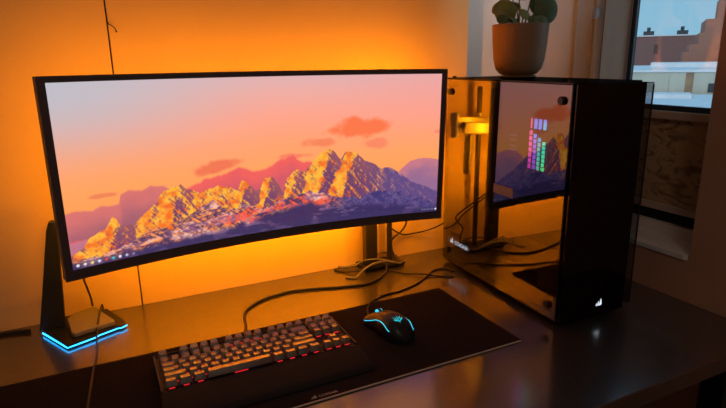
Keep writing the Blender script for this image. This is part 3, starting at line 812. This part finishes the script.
# three-branch emblem on the palm
bm = new_bm()
def stroke(P, w0):
    Q = catmull([(x, y, surf(y, x)+.0007) for x, y in P], 5)
    L = []; R2 = []
    for i, p in enumerate(Q):
        d = Q[min(i+1, len(Q)-1)]-Q[max(i-1, 0)]; n_ = Vector((-d.y, d.x, 0)).normalized()
        w_ = w0*math.sin(math.pi*min(.98, .12+.86*i/(len(Q)-1)))
        for s_, A in ((1, L), (-1, R2)):
            q = p+n_*w_*s_; A.append(bm.verts.new((q.x, q.y, surf(q.y, q.x)+.0005)))
    for i in range(len(Q)-1): bm.faces.new((L[i], L[i+1], R2[i+1], R2[i]))
ex, ey = -.002, -.030
stroke([(ex, ey-.009), (ex-.001, ey-.003), (ex+.001, ey+.003), (ex, ey+.010)], .0011)
stroke([(ex+.001, ey-.006), (ex+.005, ey-.003), (ex+.005, ey+.003), (ex+.010, ey+.007)], .0010)
stroke([(ex-.001, ey-.006), (ex-.005, ey-.003), (ex-.005, ey+.003), (ex-.010, ey+.007)], .0010)
stroke([(ex-.004, ey-.004), (ex-.008, ey-.002), (ex-.0105, ey+.001)], .0012)
stroke([(ex+.004, ey-.004), (ex+.008, ey-.002), (ex+.0105, ey+.001)], .0012)
obj('palm_emblem', bm, emit('emblem_cyan', (.02, .58, .66), 1.1), ms)

# ------------------------------------------------------------------ headset stand
hs = thing('headset_stand', 'dark metal headset stand left of the monitor with a glowing blue line around its foot', 'headset stand', (-.09, -.08, .0))
def L2(p): return (p[0]+.09, p[1]+.08)
base = [(-.152, -.030), (-.146, -.067), (-.098, -.163), (-.085, -.158), (-.045, -.141), (-.040, -.135), (-.002, -.119), (.003, -.121), (.015, -.112), (.012, -.096), (-.020, -.012), (-.130, -.010)]
bm = new_bm(); add_prism(bm, [L2(p) for p in base], .0042, .0100, .0012); obj('foot_plate', bm, SPACEG, hs)
bm = new_bm(); add_prism(bm, [(p[0]*.95, p[1]*.95) for p in [L2(p) for p in base]], .0005, .0014, 0); obj('rubber_pad', bm, BLK, hs)
bm = new_bm(); P = [(*L2(p), .0052) for p in [(-.147, -.068), (-.098, -.1635), (-.085, -.1585), (-.045, -.1415)]]
add_tube(bm, P, .0013, 6, smooth=False)
add_tube(bm, [(*L2(p), .0054) for p in [(-.070, -.1530), (-.045, -.1420), (-.040, -.1360), (-.002, -.1200), (.003, -.1220), (.0155, -.1125)]], .0013, 6, smooth=False)
o = obj('light_line', bm, BASELED, hs); o['label'] = 'glowing blue light line'
bm = new_bm()
Mx = Matrix(((1, 0, 0, 0), (0, 0, 1, 0), (0, 1, 0, 0), (0, 0, 0, 1)))
add_prism(bm, [(-.062, .0101), (-.014, .0101), (-.012, .025), (.002, .232), (.000, .240), (-.005, .243), (-.014, .241), (-.020, .225)], .012, .032, .002, Mx)
obj('upright', bm, SPACEG, hs)
bm = new_bm(); add_prism(bm, [(-.012, .226), (-.002, .226), (-.001, .234), (-.012, .234)], .0322, .046, .001, Mx); obj('headset_hook', bm, SPACEG, hs)
# pale flat box lying on the foot
bm = new_bm()
sl_ = [(-.1015, -.055), (-.092, -.130), (-.086, -.134), (-.012, -.114), (-.009, -.108), (-.047, -.010), (-.090, -.030)]
add_prism(bm, [(p[0]+.065, p[1]+.075) for p in sl_], 0, .012, .003, Matrix.Rotation(0, 4, 'X'), 3)
o = obj('phone_dock', bm, PALEPL); o.location = (-.063, -.077, .0102)
tag(o, 'pale flat plastic slab resting on the foot of the blue-lit headset stand', 'dock')

# ------------------------------------------------------------------ cables
def cable(label, P, r, m=CABLE, name='cable', group=None):
    bm = new_bm(); add_tube(bm, P, r, 10, 10); o = obj(name, bm, m, None, 'all')
    return tag(o, label, 'cable', group)
cable('thick black cable curving over the desk from the keyboard to the monitor posts',
      [(.226, -.306, .012), (.230, -.290, .010), (.236, -.262, .006), (.245, -.231, .0035), (.255, -.180, .0032), (.274, -.148, .0032), (.313, -.12, .0032), (.362, -.107, .0032), (.414, -.107, .0032), (.518, -.140, .0032), (.585, -.150, .0032), (.638, -.122, .0035), (.666, -.093, .006), (.672, -.080, .012), (.655, -.078, .018), (.625, -.080, .016), (.590, -.07, .008), (.560, -.045, .0032), (.545, -.02, .0032)], .0030)
cable('thin black cable from the front of the mouse winding back to the computer',
      [(.496, -.325, .012), (.500, -.310, .008), (.512, -.285, .0055), (.531, -.261, .0058), (.550, -.246, .0028), (.590, -.230, .0022), (.627, -.228, .0022), (.687, -.21, .0022), (.738, -.180, .0022), (.772, -.155, .0022), (.800, -.150, .0022), (.815, -.162, .0022), (.822, -.185, .0022)], .0020)
cable('thin dark cable running straight from the monitor posts towards the computer foot',
      [(.670, -.0790, .0022), (.675, -.088, .0022), (.690, -.115, .0022), (.700, -.135, .0022), (.735, -.170, .0065), (.760, -.185, .0022), (.800, -.215, .0022)], .0018)
cable('pale grey cable coiled around the foot of the monitor posts, nearest the wall',
      [(.745, -.010, .0040), (.700, -.012, .022), (.655, -.020, .020), (.615, -.035, .014), (.585, -.020, .004), (.560, -.008, .0035)], .0028, CABLEG)
cable('pale grey cable looping in front of the monitor posts',
      [(.738, -.062, .0045), (.710, -.082, .012), (.670, -.086, .026), (.630, -.086, .026), (.595, -.088, .012), (.570, -.100, .0035), (.548, -.085, .003)], .0026, CABLEG)
cable('pale thin cable arching over the monitor post foot beside the thick one',
      [(.600, -.012, .003), (.603, -.040, .012), (.608, -.060, .028), (.618, -.075, .036), (.650, -.082, .034), (.69, -.078, .020), (.722, -.074, .006), (.75, -.050, .003)], .0018, CABLEG)
cable('dark cable drooping behind the monitor from the screen back to the desk by the posts',
      [(.640, -.095, .22), (.700, -.070, .165), (.752, -.045, .12), (.760, -.032, .100), (.748, -.028, .082), (.726, -.018, .060), (.728, -.010, .03), (.735, -.015, .004)], .0026)
cable('dark cable hanging in a low swag between monitor and computer back',
      [(.66, -.10, .20), (.717, -.014, .105), (.737, -.010, .082), (.765, -.010, .066), (.800, -.010, .064), (.835, -.022, .070), (.858, -.045, .085), (.862, -.085, .11)], .0022)
cable('dark cable hanging from the monitor left corner to the pale slab',
      [(-.030, -.190, .25), (-.048, -.130, .16), (-.055, -.075, .112), (-.053, -.040, .080), (-.049, -.028, .050), (-.048, -.026, .029)], .0022)
cable('thin dark cable draped across the blue-lit stand foot towards the desk front',
      [(-.028, -.006, .004), (-.029, -.009, .020), (-.031, -.030, .0250), (-.036, -.075, .0244), (-.039, -.108, .0246), (-.043, -.128, .016), (-.045, -.158, .0045), (-.046, -.20, .0020), (-.0495, -.242, .0030), (-.052, -.265, .0058), (-.0575, -.328, .0058), (-.063, -.394, .0058), (-.066, -.46, .0058)], .0018)
cable('black cable lying along the foot of the wall at the far left',
      [(-.95, -.030, .0045), (-.6, -.026, .0045), (-.40, -.030, .0045), (-.27, -.026, .0045), (-.21, -.030, .0045), (-.172, -.040, .0045)], .0040)
cable('power cable leaving the back of the computer along the wall',
      [(.93, -.099, .06), (.93, -.075, .058), (.925, -.045, .045), (.915, -.025, .02), (.93, -.018, .005), (1.0, -.018, .0042), (1.08, -.02, .0042)], .0035)

# ------------------------------------------------------------------ outside
az = math.radians(54); fx, fy = math.sin(az), math.cos(az)
def outside_bm(bm, x0, x1, d0, d1, z0, z1): add_box(bm, x0, x1, d0, d1, z0, z1)
def outthing(name, label, d):
    # local +y points away from the room, +x to the right
    return thing(name, label, 'building', (fx*d, -D+fy*d, -7), -az)
def part(name, par, m, boxes, bv=0):
    bm = new_bm()
    for b_ in boxes: add_box(bm, b_[0], b_[1], b_[2], b_[3], b_[4]+7, b_[5]+7, bv)
    return obj(name, bm, m, par)
bm = new_bm(); add_box(bm, -200, 260, -200, 260, -7.3, -7.0)
g = obj('ground_outside', bm, STREET); g['kind'] = 'structure'; g.name = 'floor_outside'
b1 = outthing('brick_building', 'dull brick building with snowy chimneys on the skyline through the window', 60)
part('facade', b1, BRICK, [(-9, 2.5, 0, 9, -7, 2.25)])
part('roof_snow', b1, SNOW, [(-9.1, 2.6, -.1, 9.1, 2.25, 2.36)])
for x in (-1.45, 1.35): part('chimney', b1, SLATE, [(x-.45, x+.45, .8, 2.0, 2.36, 2.75), (x-.18, x+.12, 1, 1.6, 2.75, 3.1)])
part('window', b1, SLATE, [(-.85, -.5, -.04, .02, .7, 1.5)]); part('window', b1, SLATE, [(-3.6, -3.2, -.04, .02, .7, 1.5)])
b2_ = outthing('stepped_building', 'warm brick building with a stepped gable rising at the right of the window', 46)
part('facade', b2_, BRICKW, [(1.2, 9, 0, 6, -7, .75), (1.55, 9, 0, 6, .75, 1.25), (2.05, 9, 0, 6, 1.25, 2.0), (2.35, 9, 0, 6, 2.0, 2.9), (2.95, 4.4, 0, 2, 2.9, 4.1)])
part('window', b2_, SLATE, [(3.6, 4.0, -.04, .02, 1.2, 1.9)])
b3 = outthing('low_building', 'low pale rendered building with snow-covered flat roof across the yard', 30)
part('facade', b3, RENDERW, [(-9, 9, 0, 14, -7, -.22)])
part('roof_snow', b3, SNOW, [(-9.1, 9.1, -.12, 14, -.22, -.12)])
part('roof_box', b3, SNOW, [(-.6, 3.5, 7, 11, -.12, .12)])
part('rust_stain', b3, RUST, [(1.02, 1.35, -.01, .01, -1.18, -.24)])
part('pilaster', b3, RENDERW, [(.2, .34, -.06, 0, -1.19, -.24)])
part('window', b3, SLATE, [(1.95, 2.35, -.03, .02, -1.12, -.72)])
part('window', b3, SLATE, [(-1.9, -1.5, -.03, .02, -1.0, -.6)])
b4 = outthing('annex_building', 'nearest low annex with a lumpy snow-covered roof just below the window', 16)
part('walls', b4, RENDERW, [(-7, 7, 0, 13.6, -7, -1.34)])
part('roof_snow', b4, SNOW, [(-7.1, 7.1, -.1, 13.7, -1.34, -1.19)])
part('roof_hatch', b4, SLATE, [(2.0, 2.5, 8.6, 9.4, -1.19, -1.08)])
part('roof_hatch', b4, SNOW, [(-.6, 1.2, 10.5, 12, -1.19, -1.02)])

# ------------------------------------------------------------------ light
W = bpy.data.worlds.new('dusk'); S.world = W; W.use_nodes = True
nt = W.node_tree; bg = nt.nodes['Background']
tc = nt.nodes.new('ShaderNodeTexCoord'); sp = nt.nodes.new('ShaderNodeSeparateXYZ'); rp = nt.nodes.new('ShaderNodeValToRGB')
rp.color_ramp.elements[0].position = 0; rp.color_ramp.elements[0].color = (.34, .64, .84, 1)
rp.color_ramp.elements[1].position = .35; rp.color_ramp.elements[1].color = (.26, .56, .80, 1)
nt.links.new(tc.outputs['Generated'], sp.inputs[0]); nt.links.new(sp.outputs['Z'], rp.inputs[0]); nt.links.new(rp.outputs[0], bg.inputs['Color'])
bg.inputs['Strength'].default_value = .95
sun = bpy.data.lights.new('sun', 'SUN'); sun.energy = .9; sun.color = (1, .74, .52); sun.angle = .05
o = bpy.data.objects.new('sun', sun); C.objects.link(o); o.rotation_euler = Vector((.9, .35, -.35)).to_track_quat('-Z', 'Y').to_euler()
# added ceiling lamp, unseen behind the camera, lifts the ambient light
t = thing('room_fill_lamp', 'round white ceiling lamp added unseen behind the viewer as fill light', 'lamp', (.1, -1.9, ZC-.001))
bm = new_bm(); add_lathe(bm, [(0, -.06), (.10, -.055), (.15, -.03), (.16, 0), (0, 0)]); obj('fill_lamp_shade', bm, emit('fill_lamp_glow', (1, .85, .7), .5), t, 'all')
area('room_fill_light', (.1, -1.9, ZC-.08), (.1, -1.9, 0), .5, .5, (1, .84, .72), 3.5)
# unseen ceiling spot, added to brighten the grey wall behind the plant
sp_ = Vector((.92, -.55, ZC-.10)); tg = Vector((1.16, .05, .72))
t = thing('wall_fill_spot', 'small round spotlight added out of view on the ceiling to brighten the grey wall', 'lamp', (sp_.x, sp_.y, ZC-.001))
dq = (tg-sp_).normalized()
bm = new_bm(); add_cyl(bm, (0, 0, -.012), (0, 0, 0), .04, bevel=.002); obj('mount', bm, WHITEP, t, 40)
bm = new_bm(); add_cyl(bm, Vector((0, 0, -.10))-dq*.07, Vector((0, 0, -.10))-dq*.002, .028, .034, bevel=.002); add_cyl(bm, (0, 0, -.0125), Vector((0, 0, -.10))-dq*.06, .006); obj('fill_spot_head', bm, WHITEP, t, 40)
sl = bpy.data.lights.new('wall_fill_light', 'SPOT'); sl.energy = 26; sl.color = (.80, .92, 1); sl.spot_size = math.radians(36); sl.spot_blend = .8; sl.shadow_soft_size = .03
o = bpy.data.objects.new('wall_fill_light', sl); C.objects.link(o); o.location = sp_; o.rotation_euler = dq.to_track_quat('-Z', 'Y').to_euler()

S.view_settings.view_transform = 'Standard'; S.view_settings.look = 'None'
S.view_settings.gamma = 1; S.view_settings.use_curve_mapping = False
S.view_settings.exposure = 0
